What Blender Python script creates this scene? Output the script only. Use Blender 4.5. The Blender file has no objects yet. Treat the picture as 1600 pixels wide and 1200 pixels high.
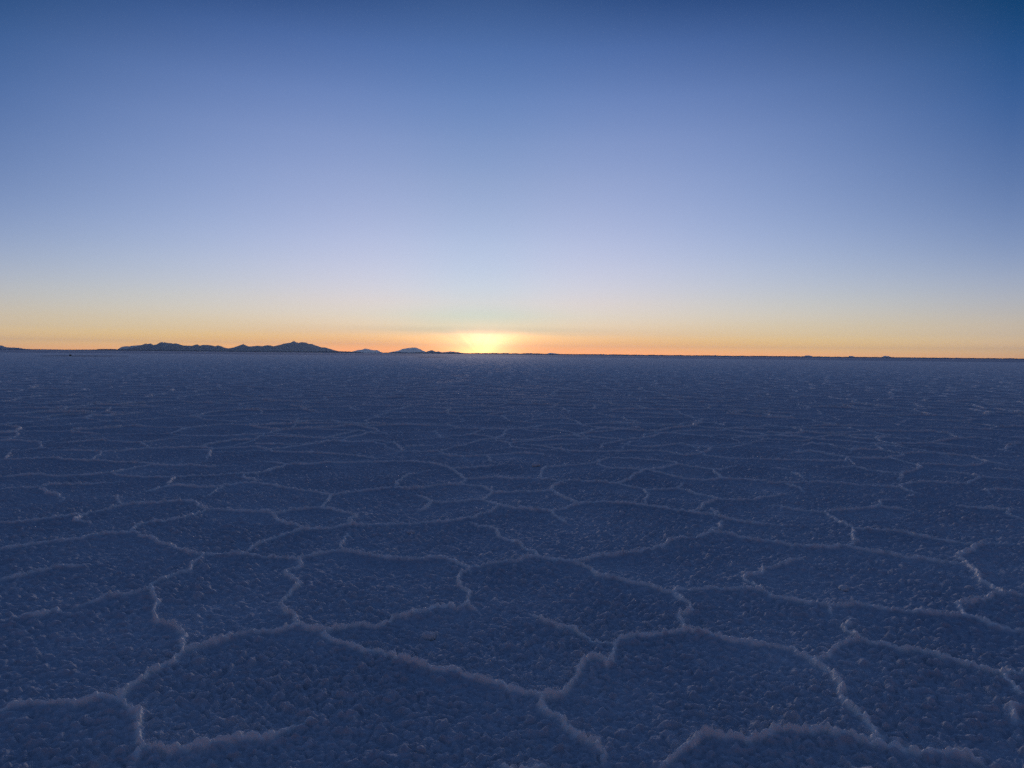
import bpy, bmesh, math, random
import numpy as np
from mathutils import Matrix, Vector

random.seed(7)
RNG = np.random.default_rng(11)
F32 = np.float32
scn = bpy.context.scene
COL = scn.collection

# ------------------------------------------------------------------ camera
W, H, FOC = 1600.0, 1200.0, 1062.0
EYE = 1.6
PITCH, ROLL = math.radians(2.50), math.radians(0.56)
Fv = np.array([0, math.cos(PITCH), -math.sin(PITCH)])
U0 = np.array([0, math.sin(PITCH), math.cos(PITCH)])
R0 = np.array([1.0, 0, 0])
Rv = math.cos(ROLL) * R0 + math.sin(ROLL) * U0
Uv = -math.sin(ROLL) * R0 + math.cos(ROLL) * U0


def ray(x, y):
    d = Fv + (x - W / 2) / FOC * Rv - (y - H / 2) / FOC * Uv
    return d


def ground_pt(x, y):
    d = ray(x, y)
    t = -EYE / d[2]
    return (d[0] * t, d[1] * t)


def az_el(x, y):
    d = ray(x, y)
    return math.atan2(d[0], d[1]), math.atan2(d[2], math.hypot(d[0], d[1]))


cd = bpy.data.cameras.new('camera')
cd.sensor_width = 36.0
cd.lens = 36.0 * FOC / W
cd.clip_start = 0.05
cd.clip_end = 400000
cam = bpy.data.objects.new('camera', cd)
COL.objects.link(cam)
m = Matrix.Identity(4)
for i in range(3):
    m[i][0], m[i][1], m[i][2] = Rv[i], Uv[i], -Fv[i]
m[2][3] = EYE
cam.matrix_world = m
scn.camera = cam


# ------------------------------------------------------------------ helpers
def tag(o, label=None, cat=None, group=None, kind=None):
    if label:
        o['label'] = label
    if cat:
        o['category'] = cat
    if group:
        o['group'] = group
    if kind:
        o['kind'] = kind
    return o


def mesh_obj(name, verts, quads, material, smooth=True, attrs=None):
    """verts (n,3), quads (m,4) -> one linked mesh object"""
    verts = np.asarray(verts, F32)
    quads = np.asarray(quads, np.int32)
    me = bpy.data.meshes.new(name)
    n, k = quads.shape
    me.vertices.add(len(verts))
    me.vertices.foreach_set('co', verts.ravel())
    me.loops.add(n * k)
    me.loops.foreach_set('vertex_index', quads.ravel())
    me.polygons.add(n)
    me.polygons.foreach_set('loop_start', np.arange(0, n * k, k, dtype=np.int32))
    if attrs:
        for an, av in attrs.items():
            a = me.attributes.new(an, 'FLOAT', 'POINT')
            a.data.foreach_set('value', np.asarray(av, F32).ravel())
    me.update(calc_edges=True)
    if smooth:
        me.polygons.foreach_set('use_smooth', np.ones(n, bool))
    me.materials.append(material)
    o = bpy.data.objects.new(name, me)
    COL.objects.link(o)
    return o


def hash2(ix, iy, seed):
    h = (ix.astype(np.uint32) * np.uint32(374761393) + iy.astype(np.uint32) * np.uint32(668265263)
         + np.uint32((seed * 2246822519) & 0xFFFFFFFF))
    h ^= h >> np.uint32(13)
    h *= np.uint32(1274126177)
    h ^= h >> np.uint32(16)
    h *= np.uint32(2654435769)
    h ^= h >> np.uint32(15)
    return h


def rnd(h):
    return (h & np.uint32(0xFFFFFF)).astype(F32) * F32(1.0 / 16777215.0)


def gnoise(x, y, seed):
    """gradient noise, about -1..1"""
    fx, fy = np.floor(x), np.floor(y)
    ix, iy = fx.astype(np.int64).astype(np.int32), fy.astype(np.int64).astype(np.int32)
    x = (x - fx).astype(F32)
    y = (y - fy).astype(F32)
    u = x * x * x * (x * (x * 6 - 15) + 10)
    v = y * y * y * (y * (y * 6 - 15) + 10)

    def corner(dx, dy):
        a = rnd(hash2(ix + dx, iy + dy, seed)) * F32(6.2831853)
        return np.cos(a) * (x - dx) + np.sin(a) * (y - dy)
    a = corner(0, 0)
    b = corner(1, 0)
    c = corner(0, 1)
    d = corner(1, 1)
    return ((a + (b - a) * u) * (1 - v) + (c + (d - c) * u) * v) * F32(1.5)


def worley(x, y, seed):
    """distance to nearest jittered point (cell units) and that cell's random"""
    fx, fy = np.floor(x), np.floor(y)
    ix, iy = fx.astype(np.int32), fy.astype(np.int32)
    x = (x - fx).astype(F32)
    y = (y - fy).astype(F32)
    best = np.full(x.shape, 9.0, F32)
    br = np.zeros(x.shape, F32)
    for j in (-1, 0, 1):
        for i in (-1, 0, 1):
            h = hash2(ix + i, iy + j, seed)
            px = rnd(h) + i - x
            h2 = hash2(ix + i, iy + j, seed + 101)
            py = rnd(h2) + j - y
            d = px * px + py * py
            k = d < best
            best[k] = d[k]
            br[k] = rnd(h ^ (h2 << np.uint32(3)))[k]
    return np.sqrt(best), br


def voronoi_edge(x, y, seed):
    """distance to the nearest cell wall and a random of that wall (cell units)"""
    fx, fy = np.floor(x), np.floor(y)
    ix, iy = fx.astype(np.int32), fy.astype(np.int32)
    x = (x - fx).astype(F32)
    y = (y - fy).astype(F32)
    best = np.full(x.shape, 99.0, F32)
    cx = np.zeros(x.shape, F32)
    cy = np.zeros(x.shape, F32)
    ch = np.zeros(x.shape, np.uint32)
    pts = {}
    for j in (-2, -1, 0, 1, 2):
        for i in (-2, -1, 0, 1, 2):
            h = hash2(ix + i, iy + j, seed)
            pts[i, j] = (rnd(h) * F32(0.9) + i - x, rnd(hash2(ix + i, iy + j, seed + 77)) * F32(0.9) + j - y, h)
    for j in (-1, 0, 1):
        for i in (-1, 0, 1):
            px, py, h = pts[i, j]
            d = px * px + py * py
            k = d < best
            best[k] = d[k]
            cx[k] = px[k]
            cy[k] = py[k]
            ch[k] = h[k]
    ed = np.full(x.shape, 99.0, F32)
    er = np.zeros(x.shape, F32)
    for (i, j), (px, py, h) in pts.items():
        dx, dy = px - cx, py - cy
        l = dx * dx + dy * dy
        ok = l > 1e-6
        ls = np.sqrt(np.maximum(l, F32(1e-6)))
        d = ((px + cx) * dx + (py + cy) * dy) * F32(0.5) / ls
        k = ok & (d < ed)
        ed[k] = d[k]
        er[k] = rnd((h ^ ch) * np.uint32(2654435769))[k]
    return ed, er


def sstep(a, b, x):
    t = np.clip((x - a) / (b - a), 0, 1)
    return t * t * (3 - 2 * t)


# ------------------------------------------------------------------ materials
def new_mat(name):
    mt = bpy.data.materials.new(name)
    mt.use_nodes = True
    nt = mt.node_tree
    return mt, nt, nt.nodes['Principled BSDF']


def salt_material():
    mt, nt, b = new_mat('salt_crust')
    N, L = nt.nodes, nt.links
    at = N.new('ShaderNodeAttribute')
    at.attribute_name = 'crust'
    geo = N.new('ShaderNodeNewGeometry')
    n1 = N.new('ShaderNodeTexNoise')
    n1.inputs['Scale'].default_value = 0.9
    n1.inputs['Detail'].default_value = 5
    n2 = N.new('ShaderNodeTexNoise')
    n2.inputs['Scale'].default_value = 26.0
    n2.inputs['Detail'].default_value = 6
    n2.inputs['Roughness'].default_value = 0.65
    for n in (n1, n2):
        L.new(geo.outputs['Position'], n.inputs['Vector'])
    r1 = N.new('ShaderNodeValToRGB')
    r1.color_ramp.elements[0].position = 0.3
    r1.color_ramp.elements[0].color = (0.48, 0.49, 0.50, 1)
    r1.color_ramp.elements[1].position = 0.72
    r1.color_ramp.elements[1].color = (0.63, 0.61, 0.59, 1)
    L.new(n1.outputs['Fac'], r1.inputs['Fac'])
    r2 = N.new('ShaderNodeValToRGB')
    r2.color_ramp.elements[0].position = 0.32
    r2.color_ramp.elements[0].color = (0.64, 0.68, 0.72, 1)
    r2.color_ramp.elements[1].position = 0.66
    r2.color_ramp.elements[1].color = (1, 1, 1, 1)
    L.new(n2.outputs['Fac'], r2.inputs['Fac'])
    mx = N.new('ShaderNodeMix')
    mx.data_type = 'RGBA'
    mx.blend_type = 'MULTIPLY'
    mx.inputs['Factor'].default_value = 0.8
    L.new(r1.outputs['Color'], mx.inputs['A'])
    L.new(r2.outputs['Color'], mx.inputs['B'])
    m2 = N.new('ShaderNodeMix')
    m2.data_type = 'RGBA'
    m2.inputs['B'].default_value = (0.97, 0.87, 0.75, 1)
    L.new(at.outputs['Fac'], m2.inputs['Factor'])
    L.new(mx.outputs['Result'], m2.inputs['A'])
    L.new(m2.outputs['Result'], b.inputs['Base Color'])
    b.inputs['Roughness'].default_value = 0.80
    b.inputs['Specular IOR Level'].default_value = 0.25
    # crystal grain
    n3 = N.new('ShaderNodeTexNoise')
    n3.inputs['Scale'].default_value = 140.0
    n3.inputs['Detail'].default_value = 4
    n3.inputs['Roughness'].default_value = 0.7
    L.new(geo.outputs['Position'], n3.inputs['Vector'])
    n4 = N.new('ShaderNodeTexNoise')
    n4.inputs['Scale'].default_value = 21.0
    n4.inputs['Detail'].default_value = 3
    n4.inputs['Roughness'].default_value = 0.6
    L.new(geo.outputs['Position'], n4.inputs['Vector'])
    at2 = N.new('ShaderNodeAttribute')
    at2.attribute_name = 'grain'
    bp2 = N.new('ShaderNodeBump')
    bp2.inputs['Distance'].default_value = 0.03
    L.new(at2.outputs['Fac'], bp2.inputs['Strength'])
    L.new(n4.outputs['Fac'], bp2.inputs['Height'])
    bp = N.new('ShaderNodeBump')
    L.new(bp2.outputs['Normal'], bp.inputs['Normal'])
    bp.inputs['Strength'].default_value = 0.45
    bp.inputs['Distance'].default_value = 0.006
    L.new(n3.outputs['Fac'], bp.inputs['Height'])
    L.new(bp.outputs['Normal'], b.inputs['Normal'])
    return mt


def rock_material(name, c0, c1, scale):
    mt, nt, b = new_mat(name)
    N, L = nt.nodes, nt.links
    geo = N.new('ShaderNodeNewGeometry')
    n = N.new('ShaderNodeTexNoise')
    n.inputs['Scale'].default_value = scale
    n.inputs['Detail'].default_value = 8
    n.inputs['Roughness'].default_value = 0.6
    L.new(geo.outputs['Position'], n.inputs['Vector'])
    r = N.new('ShaderNodeValToRGB')
    r.color_ramp.elements[0].position = 0.35
    r.color_ramp.elements[0].color = (*c0, 1)
    r.color_ramp.elements[1].position = 0.68
    r.color_ramp.elements[1].color = (*c1, 1)
    L.new(n.outputs['Fac'], r.inputs['Fac'])
    L.new(r.outputs['Color'], b.inputs['Base Color'])
    b.inputs['Roughness'].default_value = 0.9
    b.inputs['Specular IOR Level'].default_value = 0.1
    return mt


SALT = salt_material()
ROCK = rock_material('hill_rock', (0.07, 0.07, 0.075), (0.12, 0.115, 0.115), 0.002)
DARK = rock_material('dark_stone', (0.03, 0.028, 0.027), (0.07, 0.062, 0.055), 9.0)
brine, _nt, _b = new_mat('brine')
_b.inputs['Base Color'].default_value = (0.03, 0.05, 0.07, 1)
_b.inputs['Roughness'].default_value = 0.95
_b.inputs['Specular IOR Level'].default_value = 0.05

# ------------------------------------------------------------------ ridges traced from the salt flat
# (origin of a 400x300 patch, quarter-pixel coordinates inside it, strength)
TR = {}
TR['A'] = (0, 900, """
0,300 150,280 260,270 350,240 440,265|440,225 560,185 690,145 790,130 950,100 960,70 1050,30 1100,5
950,100 985,190 970,240 985,320 1080,345 1110,350 1145,400 1110,450 1160,490
1160,490 1290,465 1400,440 1500,400 1600,375|1160,490 1090,560 1090,590 1030,605 930,640 910,690 840,725 760,770 760,795
-80,895 0,875 100,845 220,825 330,835 450,845 560,810 760,790|760,790 800,850 860,930 860,1000 880,1090 910,1120
840,1230 880,1150 920,1110 950,1125 1040,1135 1180,1115 1290,1095 1400,1070 1600,1045|-60,55 0,40 120,15 190,0 330,-30 480,-40 560,-55""")
TR['B'] = (400, 900, """
0,380 100,370 200,350 270,335 330,350 450,370 520,360 600,340 660,335 740,350 800,325 860,285 950,285 1020,255 1090,235 1140,215 1190,215 1230,230 1290,210 1340,190 1350,160 1330,120 1270,85 1260,40 1270,0 1310,-20 1340,-40
270,325 240,270 180,240 150,200 180,160 215,130 230,100 285,70 240,40 200,5 190,-10 290,-45 290,-95
425,385 470,420 500,455 600,465 700,490 780,520 850,530 880,560 950,575 1050,600 1150,610 1250,620 1330,655 1420,690 1520,710 1600,745 1700,770 1790,795 1830,790
0,1045 80,1045 150,1020 250,975 350,940|1080,380 1130,400|1330,215 1400,245""")
TR['C'] = (800, 900, """
230,790 290,780 330,750 380,700 390,660 420,610 450,570 510,560 565,557 590,592 625,575 645,540 657,490 640,450
640,450 700,425 760,405 880,400 960,390 1040,375 1090,365 1150,385 1250,410 1350,425 1490,435 1530,455 1600,468
1090,365 1060,320 1045,280 1080,260 1110,250 1090,200 1060,170 1010,130
500,-20 540,10 600,30 700,45 800,70 880,90 940,115 1000,125 1040,105 1150,105 1260,95 1400,105 1540,105 1600,135
1540,105 1520,75 1450,45 1450,25 1530,5 1640,-40 1730,-70 1800,-95 1830,-90
100,260 170,275 230,320 300,345 370,355 420,390 500,430 560,460 640,460
190,790 200,860 240,900 290,915 310,960 380,1020 450,1060 540,1080 550,1130 580,1160 560,1230
880,1260 930,1200 1000,1150 1060,1100 1130,1090 1180,1050 1240,1030 1330,1035 1400,1040 1500,1055 1600,1050""")
TR['D'] = (1200, 900, """
0,140 120,170 220,190 340,205 420,210 500,205 600,200 680,220 780,240 900,250 1050,260 1220,270 1290,290 1400,335 1500,355 1640,380
1220,265 1190,240 1195,210 1260,190 1340,175 1400,150 1470,120 1410,90 1340,50 1310,5 1295,-15 1230,-60 1180,-90 1190,-110 1240,-140 1310,-180
1470,120 1540,130 1640,145|370,215 390,240 410,270|495,265 510,310 490,340 510,370 550,400 600,430
0,465 70,475 150,495 200,520 260,540 300,545 380,530 390,505 430,475 500,445 560,435 610,435 680,460 780,475 900,500 1000,520 1080,560 1180,585 1300,615 1370,635 1450,640 1520,635 1660,620
300,550 310,600 350,615 400,640 440,680 450,720 470,760 465,800 490,840 510,880 570,910 620,950 650,990 690,1030 680,1070 700,1090
1460,650 1500,700 1540,740 1590,770 1650,790|1560,850 1560,900 1540,950
0,1050 60,1000 130,1000 250,1005 370,1000 450,1040 560,1060 640,1085 750,1105 880,1130 1000,1140 1130,1150 1230,1165 1300,1195 1400,1250""")
TR['E'] = (0, 600, """
-60,885 0,880 100,880 200,870 300,855 430,840 520,835 590,815 680,795 790,770 880,765 1000,755 1150,750 1220,750 1250,780 1290,800 1400,800 1600,813
480,845 490,865 560,880 590,900|-60,1055 0,1045 120,1030 220,1015 300,1000 400,995 510,985 580,965 640,955 780,945 840,940 900,965 960,985 1000,1015 1060,1025 1120,1050 1200,1080 1280,1085 1400,1090 1500,1080 1600,1090
800,940 850,905 920,885 1050,875 1150,855 1230,830 1290,805|1270,1090 1250,1120 1200,1160 1170,1190 1100,1205
-60,668 0,665 100,660 250,655 300,645 450,640 550,635 680,625 760,620|260,665 280,685 340,700 400,715 390,740
-60,600 0,595 150,580 250,575 330,585 420,585 530,580 620,572 690,565 730,578 800,588 920,592 1100,592 1250,585 1400,578 1500,570 1600,570
690,565 780,545 870,528 940,515|-60,480 0,480 150,478 330,472 430,482 560,490 600,485 700,495 820,500 930,505 960,515 1080,520 1200,515 1300,525 1420,520 1510,515
230,435 350,422 450,420 550,428 640,432 750,428 850,415 930,408 1080,408 1240,402 1350,410 1600,400|1310,420 1310,455 1280,490
200,380 350,378 480,370 620,360 760,370 880,378 935,405|520,320 540,345 650,350 750,342|900,375 1000,362 1100,350 1200,352
590,715 700,712 735,720 740,755 790,770|840,700 930,680 1050,645 1120,645 1230,655 1380,650 1450,640 1520,625 1600,630|1050,640 1090,600
1380,655 1340,690 1270,725|1240,402 1330,378 1460,360 1600,355|-60,340 0,340 140,345 230,355|1520,575 1530,600 1600,615
560,490 600,460 640,435|40,475 60,440 90,410""")
TR['F'] = (400, 600, """
0,813 60,808 120,825 220,800 340,788 400,785 460,790 530,805 600,830 630,840 590,860 600,890
110,825 120,860 190,885 250,895 285,920 360,925 450,922 520,905 600,895 700,890 820,890 950,888 1050,882 1150,875 1250,865 1340,850 1380,845
285,920 200,950 100,985 0,1020 -60,1060 -100,1080|550,930 580,960 540,1000 530,1040
0,1090 100,1100 270,1105 380,1080 480,1055 560,1055 660,1075 780,1090 900,1105 1020,1110 1100,1100 1180,1105 1250,1130 1340,1160 1400,1155 1500,1135 1600,1125 1680,1105 1750,1098
1350,880 1380,900 1460,905 1490,930 1530,970 1600,995 1640,1010 1680,1045 1730,1070 1760,1095
0,630 100,640 180,660 280,675 400,690 470,710 560,690 650,680 750,670 860,655 920,665 1020,665 1100,650 1180,640 1290,640 1380,650 1440,660 1480,690 1440,725 1420,740 1300,745 1180,750 1100,745 1030,715 960,685
1100,745 1060,790 990,805|470,710 450,740 430,775 400,785|1420,740 1480,760 1530,775 1470,810 1400,830 1360,850|1530,775 1600,788 1720,798 1840,803
1480,690 1600,685 1750,680 1840,675|870,650 900,610 950,580 1040,555 1120,545
0,485 80,495 190,515 330,510 450,500 600,498 740,495 870,492 990,495 1100,505 1180,525 1230,545 1330,535 1430,525 1520,520
1230,545 1270,575 1310,605 1400,600 1480,595 1600,605 1690,600 1780,600|1310,605 1285,635|0,575 100,545 190,520
0,400 80,415 110,430 250,435 400,440 560,448 680,460 760,475|0,385 200,385 390,380 460,365 600,368 740,360 860,370 890,395 920,425
830,445 900,432 1050,430 1140,430 1220,410 1300,390 1400,360 1500,350|1140,430 1200,455 1300,460 1450,455 1530,448 1600,445|1450,460 1470,495 1560,515
0,335 130,335 300,342 430,348 500,330 600,310 650,300 720,315 810,318 850,345|0,290 200,290 400,290 550,298 650,300
0,228 150,228 260,240 350,240 470,235 560,250 680,265 740,272 850,265 980,262 1100,265 1250,272 1400,275|1090,350 1180,335 1340,325 1400,300 1440,285 1600,278
1340,322 1450,335 1500,350 1600,358|930,400 1050,392 1140,392|300,240 250,260 215,290|380,540 240,560""")
TR['G'] = (800, 600, """
160,1098 260,1115 370,1130 460,1115 560,1085 680,1080 770,1065 870,1050 920,1030 980,995 1050,985 1150,978 1210,955 1250,935 1290,905 1320,870
370,1130 450,1150 500,1180|1250,935 1340,955 1400,965 1470,980 1520,995 1600,1000|240,803 290,795 350,785 410,765|240,805 270,840 330,870 380,895
410,760 500,752 600,752 700,762 820,770 900,785 1000,795 1100,810 1180,825 1260,825 1270,840 1340,855 1420,870 1520,885 1600,888 1770,898
240,675 280,640 320,630|250,680 290,705 350,730 410,755
180,600 270,615 400,618 550,625 660,635 740,655 830,670 940,670 1040,665 1130,690 1220,710 1280,730 1400,738 1500,735 1600,718 1680,700 1750,695
180,595 180,560 200,535 280,525 380,515 480,510 540,495 580,478 620,470 750,475 880,485 1010,495 1050,515 1150,530 1250,545 1310,545 1380,525 1460,518
540,515 600,535 720,540 820,550 900,540 980,525 1040,515|820,550 770,575 730,610 660,632|850,552 940,570 1050,595 1200,612 1320,600 1450,605 1600,620
830,675 850,700 835,740 830,770|1040,665 1060,640 1100,632|1280,735 1200,765 1180,795 1150,800|1240,795 1250,810 1290,830|1250,545 1280,575 1320,595
0,360 100,360 180,350 280,338 400,330 520,340 640,350 700,355 800,348 880,335 920,320 1000,315 1100,325 1200,335 1330,325 1480,340 1560,345
700,355 640,372 560,388 560,410|380,430 500,432 640,432 780,428 900,425 980,435 1080,455 1180,440 1240,420 1240,405 1380,405 1480,380 1600,350
690,380 760,395 860,402 940,395 1050,380 1130,395 1240,405|0,390 100,385 200,400 270,415 380,430|1190,450 1280,465 1400,475 1600,478
0,440 90,443 190,447 230,465|0,285 150,290 280,295 400,320|80,250 90,235 180,225 330,220 400,240 440,265 520,255 620,245 700,252 800,265 900,270 1060,262 1080,248 1250,250 1320,265 1330,250 1600,240
400,320 520,308 630,300 700,285 800,285|1000,305 1150,300 1310,300 1380,285 1600,292|200,395 300,388 420,385""")
TR['H'] = (1200, 600, """
0,1000 100,1008 160,1025 280,1035 400,1035 510,1030 600,1050 740,1072 860,1100 980,1110 1080,1130 1210,1140 1290,1170 1310,1195
540,915 640,925 780,930 870,945 920,965 1040,980 1150,1000 1270,1015 1340,1010 1450,1008 1650,1017|1330,1010 1310,1030 1250,1060 1190,1085 1180,1110 1220,1135
530,905 525,950 540,990 575,1000 510,1025|370,815 400,845 440,870 460,885 520,905
0,765 80,775 170,795 260,805 350,810 440,800 560,790 660,782 700,770 705,740 760,735 820,740|705,780 800,790 920,805
0,630 150,630 300,625 450,630 550,640 680,648 800,660 840,645 900,630 1000,625 1150,632 1250,635|840,665 870,680 940,695 1020,705|840,720 920,710
120,640 200,660 230,685|1250,630 1320,595 1450,598 1650,607|1350,670 1480,675 1650,675|1360,675 1400,700
340,542 450,532 530,525 620,548 740,565 830,570 900,555 950,530 940,512 1080,510 1200,520 1300,515 1370,495|840,570 830,600 800,610
0,530 100,540 190,550|150,560 200,580 230,600|0,478 150,480 300,488 430,492 490,490 495,465 530,505 540,520
20,440 120,440 260,430 350,440 440,460 500,468 620,475 760,475 860,495 920,510|760,470 850,455 840,445 930,438 1050,440 1130,450 1250,460 1400,462 1650,460
1280,465 1370,495 1500,515 1650,525|1000,540 1130,560 1230,575 1320,590|1350,530 1450,545 1650,563
0,390 120,398 220,395 270,380 370,388 450,405 530,420 640,418 700,420 830,445|260,355 300,345 390,330 470,332 560,350 660,355 740,343 860,350 960,360 1040,370 1160,350 1300,340 1450,360 1650,372
660,380 720,418|660,380 780,378 900,380 1030,378 1150,390 1300,405 1450,415|0,310 100,318 200,330|370,315 470,310 570,305 700,300 850,303 1000,303 1130,315 1180,340
1480,390 1570,380|1490,400 1490,430|1400,795 1500,795 1500,820 1560,850 1650,872|100,285 150,275 350,265 500,268 700,268 850,270|0,355 120,360 260,365
1060,745 1110,740|1180,770 1250,782 1400,790""")
POLY = []
for key, (ox, oy, txt) in TR.items():
    for line in txt.strip().replace('\n', '|').split('|'):
        p = [tuple(float(v) for v in q.split(',')) for q in line.split()]
        if len(p) > 1:
            POLY.append([(ox + a / 4, oy + b / 4) for a, b in p])

# ------------------------------------------------------------------ the salt flat: one polar sheet, fine where it is near
SECT = 42.0


def spaced(a, b, step):
    n = max(1, int(round((b - a) / step)))
    return np.linspace(a, b, n, endpoint=False)


az = np.concatenate([spaced(-180, -70, 5.0), spaced(-70, -52, 0.6), spaced(-52, -SECT, 0.15),
                     spaced(-SECT, SECT, 0.064),
                     spaced(SECT, 52, 0.15), spaced(52, 70, 0.6), spaced(70, 180, 5.0)])
az = np.radians(az)
rr = [0.3]
while rr[-1] < 49000:
    d = rr[-1]
    if d < 1.5:
        s = 0.03
    elif d < 14:
        s = min(max(0.0036, 0.55 * d * d / 1088.0), 0.0135)
    elif d < 25:
        s = 0.0135 + (d - 14) * 0.0016
    elif d < 440:
        s = 0.0311 + (d - 25) * 0.0022
    else:
        s = d * 0.09
    rr.append(d + s)
rr[-1] = 49000.0
rr = np.array(rr)
NR, NA = len(rr), len(az)
X = (rr[:, None] * np.sin(az)[None, :])
Y = (rr[:, None] * np.cos(az)[None, :])
print('salt grid', NR, NA, NR * NA)
n_det = int(np.searchsorted(rr, 430.0))      # rows that carry relief
Xd, Yd = X[:n_det], Y[:n_det]
Rd = rr[:n_det, None] + 0 * Xd

# natural wiggle: look-up positions are pushed about by noise
wx = 0.026 * gnoise(Xd / 0.17, Yd / 0.17, 1) + 0.013 * gnoise(Xd / 0.06, Yd / 0.06, 2)
wy = 0.026 * gnoise(Xd / 0.17, Yd / 0.17, 3) + 0.013 * gnoise(Xd / 0.06, Yd / 0.06, 4)
Px, Py = (Xd + wx).astype(F32), (Yd + wy).astype(F32)

resn = np.gradient(rr)[:n_det, None].astype(F32)
core = np.zeros(Px.shape, F32)      # sharp pressure ridge
broad = np.zeros(Px.shape, F32)     # plate edges rising towards it
prng = random.Random(5)


def loose_end(pl, e_):
    x, y = pl[e_]
    for q in POLY:
        if q is pl:
            continue
        for (ax, ay), (bx_, by_) in zip(q[:-1], q[1:]):
            ex, ey = bx_ - ax, by_ - ay
            t = max(0.0, min(1.0, ((x - ax) * ex + (y - ay) * ey) / (ex * ex + ey * ey + 1e-9)))
            if math.hypot(x - ax - t * ex, (y - ay - t * ey) * 1.6) < 9:
                return False
    return True


for pl in POLY:
    pts = [ground_pt(*p) for p in pl]
    st = [prng.uniform(0.75, 1.15) for _ in pts]
    for e_, e2 in ((0, 1), (-1, -2)):
        if loose_end(pl, e_):
            st[e_] = 0.10
            if len(st) > 3:
                st[e2] *= 0.65
    wd = prng.uniform(0.8, 1.15) * (1.5 if max(p_[1] for p_ in pl) > 1130 and len(pl) > 7 else 1.0)
    for (a, b, s0, s1) in zip(pts[:-1], pts[1:], st[:-1], st[1:]):
        pad = 0.30
        rs = [math.hypot(*a), math.hypot(*b)]
        ang = [math.atan2(a[0], a[1]), math.atan2(b[0], b[1])]
        i0 = np.searchsorted(rr[:n_det], min(rs) * 0.985 - pad)
        i1 = np.searchsorted(rr[:n_det], max(rs) + pad)
        ap = pad / max(min(rs), 0.5)
        j0 = np.searchsorted(az, min(ang) - ap)
        j1 = np.searchsorted(az, max(ang) + ap)
        if i1 <= i0 or j1 <= j0:
            continue
        qx = Px[i0:i1, j0:j1] - F32(a[0])
        qy = Py[i0:i1, j0:j1] - F32(a[1])
        ex, ey = b[0] - a[0], b[1] - a[1]
        L2 = ex * ex + ey * ey + 1e-9
        t = np.clip((qx * F32(ex) + qy * F32(ey)) / F32(L2), 0, 1)
        dd = np.sqrt((qx - t * F32(ex)) ** 2 + (qy - t * F32(ey)) ** 2)
        s = (s0 + (s1 - s0) * t).astype(F32)
        w = np.maximum(F32(0.0108 * wd), resn[i0:i1] * F32(0.8))
        c = s * np.exp(-(dd / w) ** 1.5)
        far = (qx - t * F32(ex)) * F32(a[0]) + (qy - t * F32(ey)) * F32(a[1]) > 0
        bq = s * np.exp(-(dd / np.where(far, F32(0.17), F32(0.026))) ** 1.3)
        np.maximum(core[i0:i1, j0:j1], c, out=core[i0:i1, j0:j1])
        np.maximum(broad[i0:i1, j0:j1], bq, out=broad[i0:i1, j0:j1])

# beyond the reach of the traced ridges the same kind of polygons carry on
Dx = Fv[0] * 0 + Xd
pz = Xd * Fv[0] + Yd * Fv[1] + (-EYE) * Fv[2]
pxr = Xd * Rv[0] + Yd * Rv[1] + (-EYE) * Rv[2]
pyu = Xd * Uv[0] + Yd * Uv[1] + (-EYE) * Uv[2]
pzz = np.maximum(pz, 0.01)
ix_ = W / 2 + FOC * pxr / pzz
iy_ = H / 2 - FOC * pyu / pzz
inside = sstep(674, 740, iy_) * sstep(-25, 0, ix_) * (1 - sstep(1600, 1625, ix_)) * (1 - sstep(1200, 1215, iy_)) * (pz > 0.1)
vmask = (1 - inside).astype(F32)
del pz, pxr, pyu, pzz, ix_, iy_, inside
need = (vmask > 0.01) & (np.abs(az)[None, :] < math.radians(75))
CELL = 1.55
vx = (Px + 0.22 * gnoise(Xd / 1.3, Yd / 1.3, 21) + 0.07 * gnoise(Xd / 0.45, Yd / 0.45, 23))[need] / CELL
vy = (Py + 0.22 * gnoise(Xd / 1.3, Yd / 1.3, 22) + 0.07 * gnoise(Xd / 0.45, Yd / 0.45, 24))[need] / CELL
ed = np.zeros(vx.shape, F32)
er = np.zeros(vx.shape, F32)
CH = 400000
for k in range(0, len(vx), CH):
    ed[k:k + CH], er[k:k + CH] = voronoi_edge(vx[k:k + CH] + 500, vy[k:k + CH] + 500, 31)
ed *= F32(CELL)
vw = np.maximum(F32(0.014), (resn + 0 * Px)[need] * F32(0.8))
es = (0.6 + 0.9 * er) * (0.75 + 0.5 * gnoise(Xd[need] / 2.6, Yd[need] / 2.6, 33))
es = np.clip(es, 0.08, 1.5).astype(F32) * vmask[need]
core[need] = np.maximum(core[need], es * np.exp(-(ed / vw) ** 1.5))
broad[need] = np.maximum(broad[need], es * np.exp(-(ed / F32(0.075)) ** 1.5))
del vx, vy, ed, er, es, need, vmask

# knobbly crust
res = np.gradient(rr)[:n_det, None]


def fade(lam):
    return np.clip((lam / res - 1.3) / 1.9, 0, 1).astype(F32)


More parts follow.
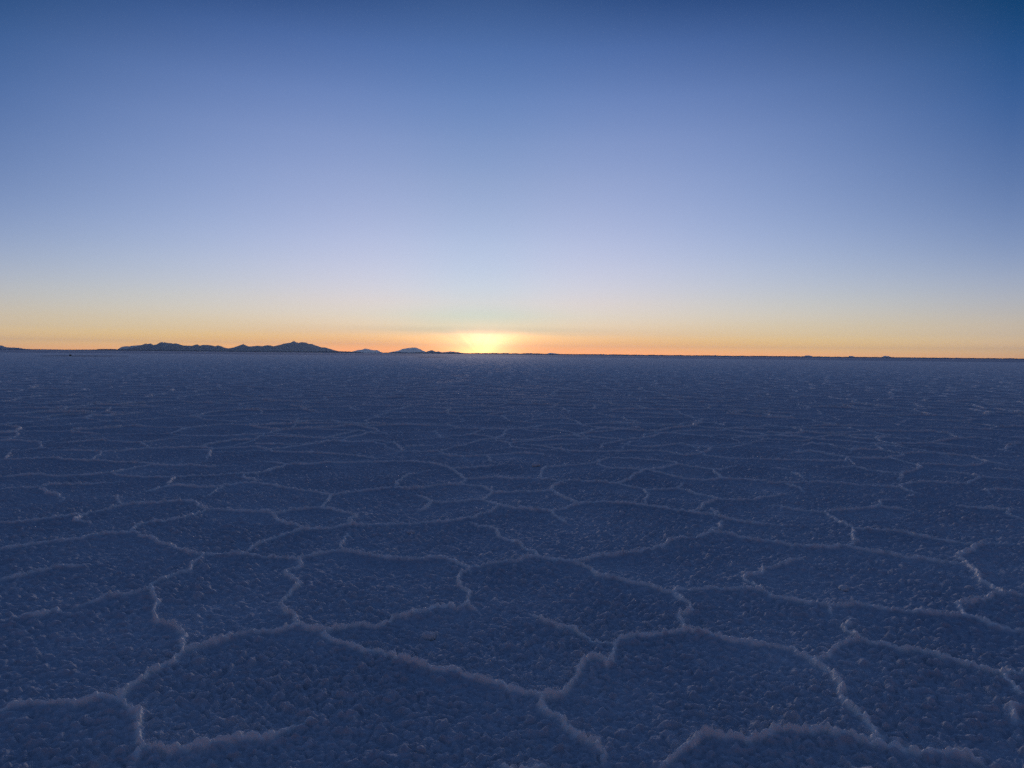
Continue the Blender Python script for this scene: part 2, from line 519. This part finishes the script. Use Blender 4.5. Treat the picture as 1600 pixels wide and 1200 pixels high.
Z = np.zeros(Px.shape, F32)
Z += F32(0.006) * gnoise(Xd / 0.75, Yd / 0.75, 41)
Z += F32(0.006) * gnoise(Xd / 4.1, Yd / 4.1, 42)
calm = (1 - 0.55 * np.clip(core * 1.4, 0, 1)).astype(F32)
rough = calm * np.clip(0.95 + 0.5 * gnoise(Xd / 0.9, Yd / 0.9, 43), 0.35, 1.6).astype(F32)
lump = gnoise(Xd / 0.15, Yd / 0.12, 44)
Z += F32(0.009) * rough * np.maximum(lump, -0.3) * fade(0.16)
n_k = int(np.searchsorted(rr, 30.0))
kx = Xd[:n_k] + 0.012 * gnoise(Xd[:n_k] / 0.05, Yd[:n_k] / 0.05, 51)
ky = Yd[:n_k] + 0.012 * gnoise(Xd[:n_k] / 0.05, Yd[:n_k] / 0.05, 52)
b1 = np.abs(gnoise(kx / 0.064, ky / 0.056, 53))
b2 = np.abs(gnoise(kx / 0.036 + 9.0, ky / 0.033, 54))
Z[:n_k] += F32(0.035) * np.minimum(b1, 0.8) * rough[:n_k] * fade(0.05)[:n_k]
Z[:n_k] += F32(0.0165) * b2 * rough[:n_k] * fade(0.026)[:n_k]
n_f = int(np.searchsorted(rr, 9.0))
b3 = np.abs(gnoise(kx[:n_f] / 0.022, ky[:n_f] / 0.021, 57))
Z[:n_f] += F32(0.0100) * rough[:n_f] * b3 * fade(0.018)[:n_f]
Z[:n_f] += F32(0.0012) * gnoise(Xd[:n_f] / 0.010, Yd[:n_f] / 0.010, 58) * fade(0.010)[:n_f]
f1, r1 = worley(Xd[:n_k] / 0.19 + 3, Yd[:n_k] / 0.19, 59)      # scattered crumbs standing a little higher
Z[:n_k] += F32(0.012) * np.clip(1 - (f1 / 0.19) ** 2, 0, 1) * (r1 > 0.80) * fade(0.05)[:n_k]
# far beyond that, coarser roughness keeps the surface from turning smooth
Z += (F32(0.009) * gnoise(Xd / 0.30, Yd / 0.26, 45) + F32(0.010) * gnoise(Xd / 0.13, Yd / 0.12, 46) * fade(0.12)) * fade(0.26) * sstep(8, 22, Rd).astype(F32)

for lam_, r0_, r1_ in ((0.6, 30, 60), (1.3, 70, 120), (2.8, 150, 230)):
    Z += F32(0.022 * lam_) * gnoise(Xd / lam_, Yd / lam_, int(lam_ * 100)) * sstep(r0_, r1_, Rd).astype(F32) * fade(lam_)

# ridges: crumbled along their length
cr = (1.0 + 0.26 * gnoise(Xd / 0.055, Yd / 0.055, 61) + 0.30 * gnoise(Xd / 0.21, Yd / 0.21, 62)).astype(F32)
cr[:n_f] += 0.40 * gnoise(Xd[:n_f] / 0.024, Yd[:n_f] / 0.024, 63) + 0.22 * gnoise(Xd[:n_f] / 0.011, Yd[:n_f] / 0.011, 64) * fade(0.011)[:n_f]
RH = F32(0.032) * (1 + 0.7 * sstep(8, 22, Rd)).astype(F32)
Z[:n_k] += F32(0.013) * np.clip(core[:n_k] * 1.5, 0, 1) * b2 * fade(0.026)[:n_k]
Z += RH * core * np.clip(cr, 0.25, 2) + F32(0.010) * broad

# the relief dies out before the coarse far sheet begins
Z *= (1 - 0.6 * sstep(3.6, 5.6, np.log(Rd))).astype(F32) * (1 - sstep(180, 425, Rd)).astype(F32)
Zall = np.zeros((NR, NA), F32)
Zall[:n_det] = Z
crust = np.zeros((NR, NA), F32)
crust[:n_det] = np.clip(core * 1.7 + 0.06 * broad, 0, 1)


def height_at(x, y):
    r = math.hypot(x, y)
    return float(Zall[min(np.searchsorted(rr, r), NR - 1), min(np.searchsorted(az, math.atan2(x, y)), NA - 1)])


V = np.empty((NR * NA + 1, 3), F32)
V[:-1, 0] = X.ravel()
V[:-1, 1] = Y.ravel()
V[:-1, 2] = Zall.ravel()
V[-1] = 0
i = np.arange(NR - 1, dtype=np.int32)[:, None] * NA
j = np.arange(NA, dtype=np.int32)[None, :]
j1 = (j + 1) % NA
Q = np.stack([(i + j), (i + j1), (i + NA + j1), (i + NA + j)], -1).reshape(-1, 4)[:, ::-1]
cq = np.stack([np.full(NA - 1, NR * NA), np.arange(1, NA), np.arange(0, NA - 1)], -1)
cq4 = np.concatenate([cq, cq[:, 2:3]], 1)[: (NA - 1)]
# small disc under the camera as quads: pairs of columns round the centre point
cc = np.arange(0, NA - 2, 2)
disc = np.stack([np.full(len(cc), NR * NA), cc + 2, cc + 1, cc], -1)
Q = np.concatenate([Q, disc.astype(np.int32)])
grain = np.ones((NR, NA), F32)
grain[:n_det] = 1 - fade(0.036)
gattr = np.concatenate([grain.ravel(), [0]])
cattr = np.concatenate([crust.ravel(), [0]])
flat = mesh_obj('salt_flat', V, Q, SALT, True, {'crust': cattr, 'grain': gattr})
tag(flat, 'knobbly white salt flat split into polygons by low crumbly ridges', 'ground', kind='structure')
del V, Q, X, Y, Xd, Yd, Px, Py, Z, core, broad, crust, wx, wy, Rd


# ------------------------------------------------------------------ hills and far shore
def catmull(xs, ys, q):
    return np.interp(q, xs, ys)


def hills(name, sky_px, dist, depth, label, base_px=None, seed=1, rough_=0.10, du=0.00028, lobes=0.004):
    """a ridge of hills whose crest, seen from the flat, follows the skyline; real depth in front and behind"""
    aa, hh = [], []
    for (x, y) in sky_px:
        a, e = az_el(x, y)
        aa.append(a)
        hh.append(max(0.0, dist * math.tan(e) + EYE))
    aa = np.array(aa)
    hh = np.array(hh)
    u = np.arange(aa[0], aa[-1] + du, du)
    sky = np.interp(u, aa, hh)
    nu = len(u)
    vs = np.concatenate([np.linspace(-1, 0, 26), np.linspace(0, 1, 14)[1:]])
    nv = len(vs)
    U_, V_ = np.meshgrid(u, vs, indexing='ij')
    S_ = np.repeat(sky[:, None], nv, 1)
    # spurs and gullies, deeper away from the crest
    g = (gnoise(U_ / lobes, V_ * 1.3 + 7, seed) * 0.6 + gnoise(U_ / (lobes * 0.4), V_ * 2.6, seed + 1) * 0.3
         + gnoise(U_ / (lobes * 0.15), V_ * 5.0, seed + 2) * 0.05)
    prof = np.where(V_ < 0, (1 + V_), (1 - V_)) ** 1.25
    hz = S_ * np.clip(prof * (1 + 0.55 * g * np.minimum(1, np.abs(V_) * 3)), 0, 1.0 - 0.25 * np.abs(V_))
    local = np.maximum(S_ * 6.0, 60.0)
    dd = dist + V_ * np.minimum(depth, local) + g * 0.04 * depth * np.minimum(1, np.abs(V_) * 4)
    hz = hz * dd / dist if False else hz
    vx = np.stack([dd * np.sin(U_), dd * np.cos(U_), hz - 0.15 - 1.5 * (np.abs(V_) > 0.97)], -1).reshape(-1, 3)
    ii = np.arange(nu - 1)[:, None] * nv
    jj = np.arange(nv - 1)[None, :]
    q = np.stack([ii + jj, ii + nv + jj, ii + nv + jj + 1, ii + jj + 1], -1).reshape(-1, 4)
    o = mesh_obj(name, vx, q, ROCK, True)
    tag(o, label, 'hills', kind='structure')
    return o


MAIN = [(176, 547.6), (190, 545.3), (200, 544.5), (210, 543), (218, 540.5), (222, 538.8), (225, 537.6), (228, 536.6), (231, 537.5), (235, 536.4),
        (240, 539), (245, 538), (250, 535), (252, 534.6), (255, 535.1), (258, 534.8), (261, 535.6), (264, 536), (267, 536.2), (270, 536.9), (275, 536.5), (281, 538), (286, 539.6), (292, 540),
        (300, 540.2), (304, 539), (308, 537.8), (312, 539.8), (318, 538.8), (326, 539), (332, 540), (336, 540.8), (341, 539.6), (346, 541),
        (352, 543.5), (357, 544.3), (363, 543), (366, 542.5), (373, 540), (380, 537.5), (388, 541.2), (395, 541), (402, 540), (410, 540.8),
        (418, 539.3), (423, 539.8), (427, 541), (434, 539.6), (440, 538), (445, 536.6), (450, 536), (455, 534.8), (459, 532.8), (463, 534.8),
        (466, 535.8), (471, 534.6), (477, 535), (483, 537.4), (488, 537.5), (494, 540), (502, 542.5), (509, 543), (517, 545.5), (525, 547.8), (534, 549.6), (545, 551.2)]
hills('hills', MAIN, 19000, 3200, 'long dark blue mountain range with jagged crest standing left of the sunset', seed=3)
hills('hills', [(182, 547.5), (186, 544), (190, 542), (195, 541), (202, 541), (208, 540), (215, 539.5), (225, 538.6), (240, 541), (255, 545), (265, 548.5)],
      33000, 3000, 'paler slope rising behind the left end of the jagged mountain range', seed=13)
hills('hills', [(-60, 541), (-40, 538.6), (-15, 539.4), (0, 539.6), (4, 540), (8, 542), (15, 542.8), (30, 543.4), (38, 545), (60, 546), (80, 546.6)],
      26000, 3000, 'low blue hill cut off by the left edge of the view', seed=23)
hills('hills', [(546, 551), (552, 548.8), (558, 547), (566, 546.3), (570, 544.5), (574, 545.2), (578, 546), (583, 547), (590, 547.2), (594, 549.5), (600, 551.8)],
      46000, 3000, 'small pale hazy hill with one pointed top beside the long mountain range', seed=33)
hills('hills', [(604, 552), (612, 549.8), (622, 548), (626, 546.2), (630, 545), (636, 544), (640, 543.5), (645, 542.8), (650, 543.2), (656, 545.5), (663, 548.8), (670, 551), (674, 552.4)],
      46000, 3200, 'pale mauve rounded hill between the long range and the sunset glow', seed=43)
hills('hills', [(660, 552), (664, 550.6), (668, 549), (674, 546.9), (678, 548.3), (681, 549.6), (685, 549), (690, 550.3), (696, 550), (700, 549.6), (704, 549), (710, 549.6), (716, 550.3), (722, 551.3), (727, 552.8)],
      18000, 1200, 'row of small dark knolls at the left foot of the sunset glow', seed=53)
STRIP1 = [(-90, 543.9), (60, 545.6), (100, 546.2), (150, 546.1), (153, 545.3), (175, 545.2), (190, 546.2), (300, 547.3), (400, 548.4), (480, 549.2), (530, 548.6), (545, 549.2), (560, 549.8), (570, 551), (595, 551.0),
          (605, 550.8), (618, 550.1), (630, 550.5), (640, 551.1), (650, 550.4), (658, 550.1), (668, 551), (690, 551.3), (720, 551.6), (738, 552.0)]
hills('shore', STRIP1, 9000, 500, 'thin dark shoreline along the horizon under the mountains', seed=63)
rs_ = random.Random(3)
STRIP2 = []
xx = 734.0
while xx < 1690:
    hz_y = 545.8 + 0.0098 * xx
    k = 1.35 + rs_.uniform(-0.25, 0.25)
    if 745 < xx < 860:
        k += rs_.uniform(0.0, 0.7)
    STRIP2.append((xx, hz_y - k))
    xx += 6.0
hills('shore', STRIP2, 9000, 500, 'thin dark shoreline along the horizon right of the sunset glow', seed=73)
for (x0, xp, x1, hpx, lab) in ((1250, 1262, 1276, 2.9, 'faint low hill on the right horizon, nearest to the sunset of three'),
                               (1321, 1330, 1340, 2.6, 'faint low hill on the right horizon, middle and smallest of three'),
                               (1372, 1384, 1398, 3.3, 'faint low hill on the right horizon, farthest from the sunset of three'),
                               (846, 862, 880, 2.8, 'faint low hill on the horizon just right of the sunset glow')):
    yb = 545.8 + 0.0098 * xp
    hills('hills', [(x0, yb), (x0 + 0.5 * (xp - x0), yb - hpx * 0.6), (xp - 2, yb - hpx), (xp + 2, yb - hpx * 0.96), (xp + 0.5 * (x1 - xp), yb - hpx * 0.6), (x1, yb)],
          47000, 1500, lab, seed=int(xp))


# ------------------------------------------------------------------ brine pools, stone and loose lumps on the salt
def pool(px0, px1, py, thick, label, seed):
    xa, ya = ground_pt(px0, py - 0.0098 * 0)
    xb, yb_ = ground_pt(px1, py + 0.0098 * (px1 - px0))
    cx, cy = (xa + xb) / 2, (ya + yb_) / 2
    n = 96
    t = np.linspace(0, 2 * math.pi, n, endpoint=False)
    w = math.hypot(xb - xa, yb_ - ya) / 2
    dr = math.hypot(cx, cy) ** 2 / (EYE * FOC) * thick / 2
    k = 1 + 0.28 * gnoise(np.cos(t) * 2.2 + seed, np.sin(t) * 2.2, seed) + 0.12 * gnoise(np.cos(t) * 7, np.sin(t) * 7 + seed, seed + 1)
    px, py2 = w * np.cos(t) * k, dr * np.sin(t) * k
    ang = math.atan2(yb_ - ya, xb - xa)
    rings = []
    for s, z in ((1.0, -0.02), (0.985, 0.030), (0.5, 0.030), (0.0, 0.030)):
        rings.append(np.stack([cx + s * (px * math.cos(ang) - py2 * math.sin(ang)), cy + s * (px * math.sin(ang) + py2 * math.cos(ang)), np.full(n, z)], -1))
    v = np.concatenate(rings)
    q = []
    for r in range(3):
        for a in range(n):
            b = (a + 1) % n
            q.append((r * n + a, r * n + b, (r + 1) * n + b, (r + 1) * n + a))
    o = mesh_obj('water', v, q, brine, False)
    return tag(o, label, 'water', kind='structure')


pool(92, 172, 555.9, 1.0, 'thin dark streak of brine far out on the salt at the left', 3)
pool(650, 702, 557.6, 0.9, 'thin dark streak of brine far out on the salt below the rounded pale hill', 9)


def lump_mesh(name, rx, ry, rz, seed, mat, rough_=0.35, sub=4):
    bm = bmesh.new()
    bmesh.ops.create_icosphere(bm, subdivisions=sub, radius=1.0)
    co = np.array([v.co[:] for v in bm.verts], F32)
    n = (gnoise(co[:, 0] * 1.3 + seed, co[:, 1] * 1.3 + co[:, 2] * 0.9, seed) * rough_
         + gnoise(co[:, 0] * 3 - co[:, 2] * 2, co[:, 1] * 3 + seed + co[:, 2], seed + 1) * rough_ * 0.5
         + gnoise(co[:, 0] * 7 + co[:, 2] * 5, co[:, 1] * 7 - co[:, 2] * 4 + seed, seed + 2) * rough_ * 0.3)
    co = co * (1 + n)[:, None] * np.array([rx, ry, rz], F32)
    for v, c in zip(bm.verts, co):
        v.co = c
    me = bpy.data.meshes.new(name)
    bm.to_mesh(me)
    bm.free()
    me.polygons.foreach_set('use_smooth', np.ones(len(me.polygons), bool))
    me.materials.append(mat)
    return me


def put_lump(name, px, py, wpx, hpx, seed, mat, label, cat, group=None, rough_=0.3):
    x, y = ground_pt(px, py)
    d = math.hypot(x, y)
    k = math.hypot(d, EYE) / FOC
    rx, rz = wpx * k / 2, hpx * k * 0.75
    me = lump_mesh(name, rx, rx * 0.85, rz, seed, mat, rough_)
    o = bpy.data.objects.new(name, me)
    COL.objects.link(o)
    o.location = (x, y, height_at(x, y) + rz * 0.12)
    o.rotation_euler = (0, 0, seed * 0.7)
    return tag(o, label, cat, group)


LM = salt_material()
LM.name = 'salt_lump'
for nd in LM.node_tree.nodes:
    if nd.type == 'MIX' and nd.blend_type == 'MIX':
        nd.inputs['Factor'].default_value = 0.4
        for l in list(LM.node_tree.links):
            if l.to_socket == nd.inputs['Factor']:
                LM.node_tree.links.remove(l)
G = 'loose lumps lying on the salt flat'
put_lump('stone', 110, 556.0, 2.6, 2.0, 5, DARK, 'dark stone far out at the left beside the streak of brine', 'stone', None, 0.25)
put_lump('salt_lump', 669, 1002, 19, 9, 4, LM, 'pale lump of salt alone in a large foreground polygon left of centre', 'salt lump', G)
put_lump('salt_lump', 642, 834, 14, 7, 8, LM, 'small pointed salt lump just below the long straight ridge left of centre', 'salt lump', G)
put_lump('salt_lump', 1318, 923, 16, 7, 11, LM, 'low rounded salt lump beyond the long ridge at the lower right', 'salt lump', G)
put_lump('salt_lump', 837, 730, 14, 5, 15, LM, 'farthest salt lump, small and flat, in the middle distance under the sunset', 'salt lump', G)

# ------------------------------------------------------------------ haze
hz_top = 700.0
HN = 48
ha = np.linspace(0, 2 * math.pi, HN, endpoint=False)
bx = np.concatenate([np.stack([54000 * np.sin(ha), 54000 * np.cos(ha), np.full(HN, z)], -1) for z in (-3.0, hz_top)])
hb = bmesh.new()
hv = [hb.verts.new(c) for c in bx]
hb.faces.new(hv[:HN])
hb.faces.new(hv[HN:][::-1])
for k in range(HN):
    hb.faces.new((hv[k], hv[HN + k], hv[HN + (k + 1) % HN], hv[(k + 1) % HN]))
bmesh.ops.recalc_face_normals(hb, faces=hb.faces[:])
hm = bpy.data.materials.new('air')
hm.use_nodes = True
hn = hm.node_tree
for n in list(hn.nodes):
    if n.type != 'OUTPUT_MATERIAL':
        hn.nodes.remove(n)
pv = hn.nodes.new('ShaderNodeVolumePrincipled')
pv.inputs['Color'].default_value = (0.52, 0.76, 1.0, 1)
pv.inputs['Density'].default_value = 1.8e-5
pv.inputs['Anisotropy'].default_value = 0.45
hn.links.new(pv.outputs['Volume'], [n for n in hn.nodes if n.type == 'OUTPUT_MATERIAL'][0].inputs['Volume'])
hme = bpy.data.meshes.new('haze')
hb.to_mesh(hme)
hb.free()
hme.materials.append(hm)
hz = bpy.data.objects.new('haze', hme)
COL.objects.link(hz)
tag(hz, 'thin evening haze over the salt flat', 'haze', kind='stuff')

# ------------------------------------------------------------------ sky and sun
SUN_AZ, _e = az_el(748, 552)
SUN_EL = math.radians(-0.5)
wd_ = bpy.data.worlds.new('World')
scn.world = wd_
wd_.use_nodes = True
nt = wd_.node_tree
N, L = nt.nodes, nt.links
bg = N['Background']
bg.inputs['Strength'].default_value = 0.1
sk = N.new('ShaderNodeTexSky')
sk.sky_type = 'NISHITA'
sk.sun_disc = False
sk.sun_elevation = SUN_EL
sk.sun_rotation = SUN_AZ
sk.altitude = 3650
sk.air_density = 1.0
sk.dust_density = 3.0
sk.ozone_density = 3.0


def math_n(op, a, b=None, c=None, clamp=False):
    n = N.new('ShaderNodeMath')
    n.operation = op
    n.use_clamp = clamp
    for k, v in enumerate((a, b, c)):
        if v is None:
            continue
        if isinstance(v, (int, float)):
            n.inputs[k].default_value = v
        else:
            L.new(v, n.inputs[k])
    return n.outputs[0]


def mix_n(bt, f, a, b):
    n = N.new('ShaderNodeMix')
    n.data_type = 'RGBA'
    n.blend_type = bt
    for s, v in (('Factor', f), ('A', a), ('B', b)):
        if isinstance(v, (int, float)):
            n.inputs[s].default_value = v
        elif isinstance(v, tuple):
            n.inputs[s].default_value = (*v, 1)
        else:
            L.new(v, n.inputs[s])
    return n.outputs['Result']


tc = N.new('ShaderNodeTexCoord')
sep = N.new('ShaderNodeSeparateXYZ')
L.new(tc.outputs['Generated'], sep.inputs[0])
el = math_n('MULTIPLY', math_n('ARCSINE', sep.outputs['Z']), 180 / math.pi)
az_raw = math_n('MULTIPLY', math_n('ARCTAN2', sep.outputs['X'], sep.outputs['Y']), 180 / math.pi)
da = math_n('SUBTRACT', az_raw, math.degrees(SUN_AZ))      # degrees right of the sun
# air grading by height above the horizon, toward the sun and away from it
GRADE_STOPS = [0.0, 0.5, 1.0, 1.7, 2.4, 3.2, 4.3, 5.5, 7.0, 9.0, 11.5, 14.0, 17.0, 20.0, 23.5, 27.0, 35.0, 60.0, 90.0]
#GRADE_BEGIN
GRADE_SUN = [(0.0801, 0.0915, 0.0200), (0.0801, 0.0915, 0.0200), (0.0732, 0.1607, 0.2444), (0.1195, 0.2699, 0.3877), (0.2996, 0.4207, 0.4375), (0.3500, 0.4731, 0.4504), (0.4971, 0.5318, 0.4671), (0.5796, 0.5886, 0.4930), (0.6703, 0.6342, 0.5093), (0.7918, 0.6843, 0.5221), (0.8950, 0.7087, 0.5270), (0.9684, 0.7232, 0.5353), (0.9748, 0.7157, 0.5528), (0.8718, 0.6657, 0.5572), (0.6607, 0.5513, 0.5142), (0.4022, 0.3811, 0.3885), (0.3974, 0.3835, 0.4191), (1.4932, 1.0436, 0.9770), (2.0215, 1.3306, 1.2606)]
GRADE_MID = [(1.1462, 0.8572, 0.0500), (1.1462, 0.8572, 0.0500), (0.9424, 0.6959, 0.1019), (0.9259, 0.6524, 0.3420), (0.9650, 0.6244, 0.3765), (1.1247, 0.6707, 0.4231), (1.2635, 0.7054, 0.4371), (1.3964, 0.7340, 0.4730), (1.5436, 0.7790, 0.5093), (1.6212, 0.8032, 0.5472), (1.6670, 0.8264, 0.5782), (1.6882, 0.8450, 0.6067), (1.6246, 0.8303, 0.6232), (1.3353, 0.7368, 0.6094), (0.7693, 0.5154, 0.5107), (0.1147, 0.1808, 0.2663), (0.3974, 0.3835, 0.4191), (1.4932, 1.0436, 0.9770), (2.0215, 1.3306, 1.2606)]
GRADE_SIDE = [(1.2671, 0.9888, 0.6984), (1.2671, 0.9888, 0.6984), (1.1761, 0.8288, 0.6434), (1.0294, 0.6812, 0.5816), (1.0799, 0.6511, 0.5153), (1.1046, 0.6309, 0.4977), (1.1496, 0.6249, 0.4927), (1.1360, 0.6076, 0.4843), (1.0553, 0.5711, 0.4693), (0.9376, 0.5275, 0.4491), (0.7774, 0.4738, 0.4253), (0.6152, 0.4281, 0.4124), (0.3900, 0.3656, 0.3918), (0.1990, 0.2947, 0.3367), (0.0200, 0.1899, 0.2280), (0.0200, 0.1899, 0.2280), (0.3974, 0.3835, 0.4191), (1.4932, 1.0436, 0.9770), (2.0215, 1.3306, 1.2606)]
#GRADE_END
BACK_TINT = (1.05, 0.82, 0.78)   # earth's shadow and the pink belt above it, behind the viewer
GSC = 4.0     # the ramps hold grade / GSC


def grade_ramp(vals):
    r = N.new('ShaderNodeValToRGB')
    cr_ = r.color_ramp
    cr_.interpolation = 'LINEAR'
    while len(cr_.elements) < len(GRADE_STOPS):
        cr_.elements.new(0.5)
    for e_, p_, v_ in zip(cr_.elements, GRADE_STOPS, vals):
        e_.position = math.sqrt(max(p_, 0) / 90.0)
    for e_, p_, v_ in zip(cr_.elements, GRADE_STOPS, vals):
        e_.color = (v_[0] / GSC, v_[1] / GSC, v_[2] / GSC, 1)
    L.new(gpos, r.inputs['Fac'])
    return r.outputs['Color']


gpos = math_n('SQRT', math_n('DIVIDE', math_n('MAXIMUM', el, 0.0), 90.0))
ada = math_n('ABSOLUTE', da)
r_sun, r_mid, r_side = grade_ramp(GRADE_SUN), grade_ramp(GRADE_MID), grade_ramp(GRADE_SIDE)


def lin_step(v, a, b):
    n = N.new('ShaderNodeMapRange')
    n.interpolation_type = 'LINEAR'
    n.inputs['From Min'].default_value = a
    n.inputs['From Max'].default_value = b
    L.new(v, n.inputs['Value'])
    return n.outputs['Result']


# a smooth (softened) piecewise passage: toward the sun, a third of the way round, and well to the side
sada = math_n('SUBTRACT', math_n('SQRT', math_n('ADD', math_n('MULTIPLY', ada, ada), 36.0)), 6.0)
tq = math_n('DIVIDE', sada, 33.0, clamp=True)
gr = mix_n('MIX', tq, mix_n('MIX', tq, r_sun, r_mid), mix_n('MIX', tq, r_mid, r_side))
base = mix_n('MULTIPLY', 1.0, sk.outputs[0], gr)
vm = N.new('ShaderNodeVectorMath')
vm.operation = 'SCALE'
vm.inputs['Scale'].default_value = GSC
L.new(base, vm.inputs[0])
low = math_n('MULTIPLY', lin_step(ada, 55.0, 130.0), math_n('SUBTRACT', 1.0, lin_step(el, 30.0, 80.0)))
vm2 = N.new('ShaderNodeVectorMath')
vm2.operation = 'MULTIPLY'
L.new(vm.outputs[0], vm2.inputs[0])
L.new(mix_n('MIX', low, (1, 1, 1), BACK_TINT), vm2.inputs[1])
sky_col = vm2.outputs[0]

# afterglow where the sun has just gone: thin veil of cloud with a level upper edge
cmb = N.new('ShaderNodeCombineXYZ')
L.new(math_n('MULTIPLY', da, 0.12), cmb.inputs['X'])
L.new(math_n('MULTIPLY', el, 2.6), cmb.inputs['Y'])
wn = N.new('ShaderNodeTexNoise')
wn.inputs['Scale'].default_value = 1.0
wn.inputs['Detail'].default_value = 4
L.new(cmb.outputs[0], wn.inputs['Vector'])
wob = math_n('SUBTRACT', wn.outputs['Fac'], 0.5)
el2 = math_n('ADD', el, math_n('MULTIPLY', wob, 0.30))


def gauss(v, c, w, p=2.0):
    q = math_n('POWER', math_n('ABSOLUTE', math_n('DIVIDE', math_n('SUBTRACT', v, c), w)), p)
    return math_n('EXPONENT', math_n('MULTIPLY', q, -1.0))


def smooth(v, a, b):
    n = N.new('ShaderNodeMapRange')
    n.interpolation_type = 'SMOOTHSTEP'
    n.inputs['From Min'].default_value = a
    n.inputs['From Max'].default_value = b
    L.new(v, n.inputs['Value'])
    return n.outputs['Result']


under = math_n('SUBTRACT', 1.0, smooth(el2, 1.45, 2.15))               # below the veil's edge
edge_s = math_n('SUBTRACT', 1.0, math_n('MULTIPLY', 0.75, math_n('SUBTRACT', 1.0, under)))
# crepuscular wedges fanning from the sun
fan = math_n('ARCTAN2', da, math_n('ADD', math_n('MAXIMUM', el, 0.0), 0.10))
fcm = N.new('ShaderNodeCombineXYZ')
L.new(math_n('MULTIPLY', fan, 1.7), fcm.inputs['X'])
fn = N.new('ShaderNodeTexNoise')
fn.inputs['Scale'].default_value = 1.0
fn.inputs['Detail'].default_value = 2
L.new(fcm.outputs[0], fn.inputs['Vector'])
wedge = math_n('ADD', 0.86, math_n('MULTIPLY', 0.22, smooth(fn.outputs['Fac'], 0.35, 0.62)))
#GLOW_BEGIN
g_core = math_n('MULTIPLY', gauss(da, 0.4, 2.6, 1.6), math_n('MULTIPLY', gauss(el2, 0.6, 1.35), edge_s))
g_mid = math_n('MULTIPLY', gauss(da, 0.6, 7.5, 1.4), math_n('MULTIPLY', gauss(el2, 0.5, 1.7), edge_s))
g_wide = math_n('MULTIPLY', gauss(da, 0.0, 13.0, 1.3), gauss(el, 0.0, 2.2, 1.5))
C_CORE, C_MID, C_WIDE = (2.0, 0.85, 0.70), (2.0, 0.78, 0.0), (0.15, 0.03, 0.0)
#GLOW_END


def add_glow(col, fac, c):
    s = N.new('ShaderNodeVectorMath')
    s.operation = 'SCALE'
    s.inputs[0].default_value = c
    L.new(fac, s.inputs['Scale'])
    a = N.new('ShaderNodeVectorMath')
    a.operation = 'ADD'
    L.new(col, a.inputs[0])
    L.new(s.outputs[0], a.inputs[1])
    return a.outputs[0]


g_mid = math_n('MULTIPLY', g_mid, wedge)
g_core = math_n('MULTIPLY', g_core, wedge)
sky_col = add_glow(sky_col, g_core, C_CORE)
sky_col = add_glow(sky_col, g_mid, C_MID)
sky_col = add_glow(sky_col, g_wide, C_WIDE)
g_low = math_n('MULTIPLY', gauss(da, 0.2, 2.0, 1.5), gauss(el, 0.0, 0.9))      # gold right above the place where it set
sky_col = add_glow(sky_col, g_low, (2.0, 0.9, 0.0))
L.new(sky_col, bg.inputs['Color'])

sd = bpy.data.lights.new('sun', 'SUN')
sd.energy = 0.075
sd.angle = math.radians(9.0)
sd.color = (1.0, 0.78, 0.72)
so = bpy.data.objects.new('sun', sd)
COL.objects.link(so)
se = math.radians(3.0)
to_sun = Vector((math.sin(SUN_AZ) * math.cos(se), math.cos(SUN_AZ) * math.cos(se), math.sin(se)))
so.rotation_euler = to_sun.to_track_quat('Z', 'Y').to_euler()

# ------------------------------------------------------------------ render settings
scn.render.engine = 'CYCLES'
scn.view_settings.view_transform = 'Standard'
scn.view_settings.look = 'None'
scn.view_settings.exposure = 3.32
scn.view_settings.gamma = 1.0
scn.cycles.max_bounces = 5
scn.cycles.diffuse_bounces = 3
scn.cycles.glossy_bounces = 2
scn.cycles.volume_bounces = 1
scn.cycles.use_denoising = False
scn.cycles.sample_clamp_indirect = 0.15
scn.cycles.sample_clamp_direct = 0.6
scn.cycles.denoising_input_passes = 'RGB_ALBEDO_NORMAL'
scn.cycles.denoising_prefilter = 'ACCURATE'
wd_.cycles.sampling_method = 'MANUAL'
wd_.cycles.sample_map_resolution = 2048
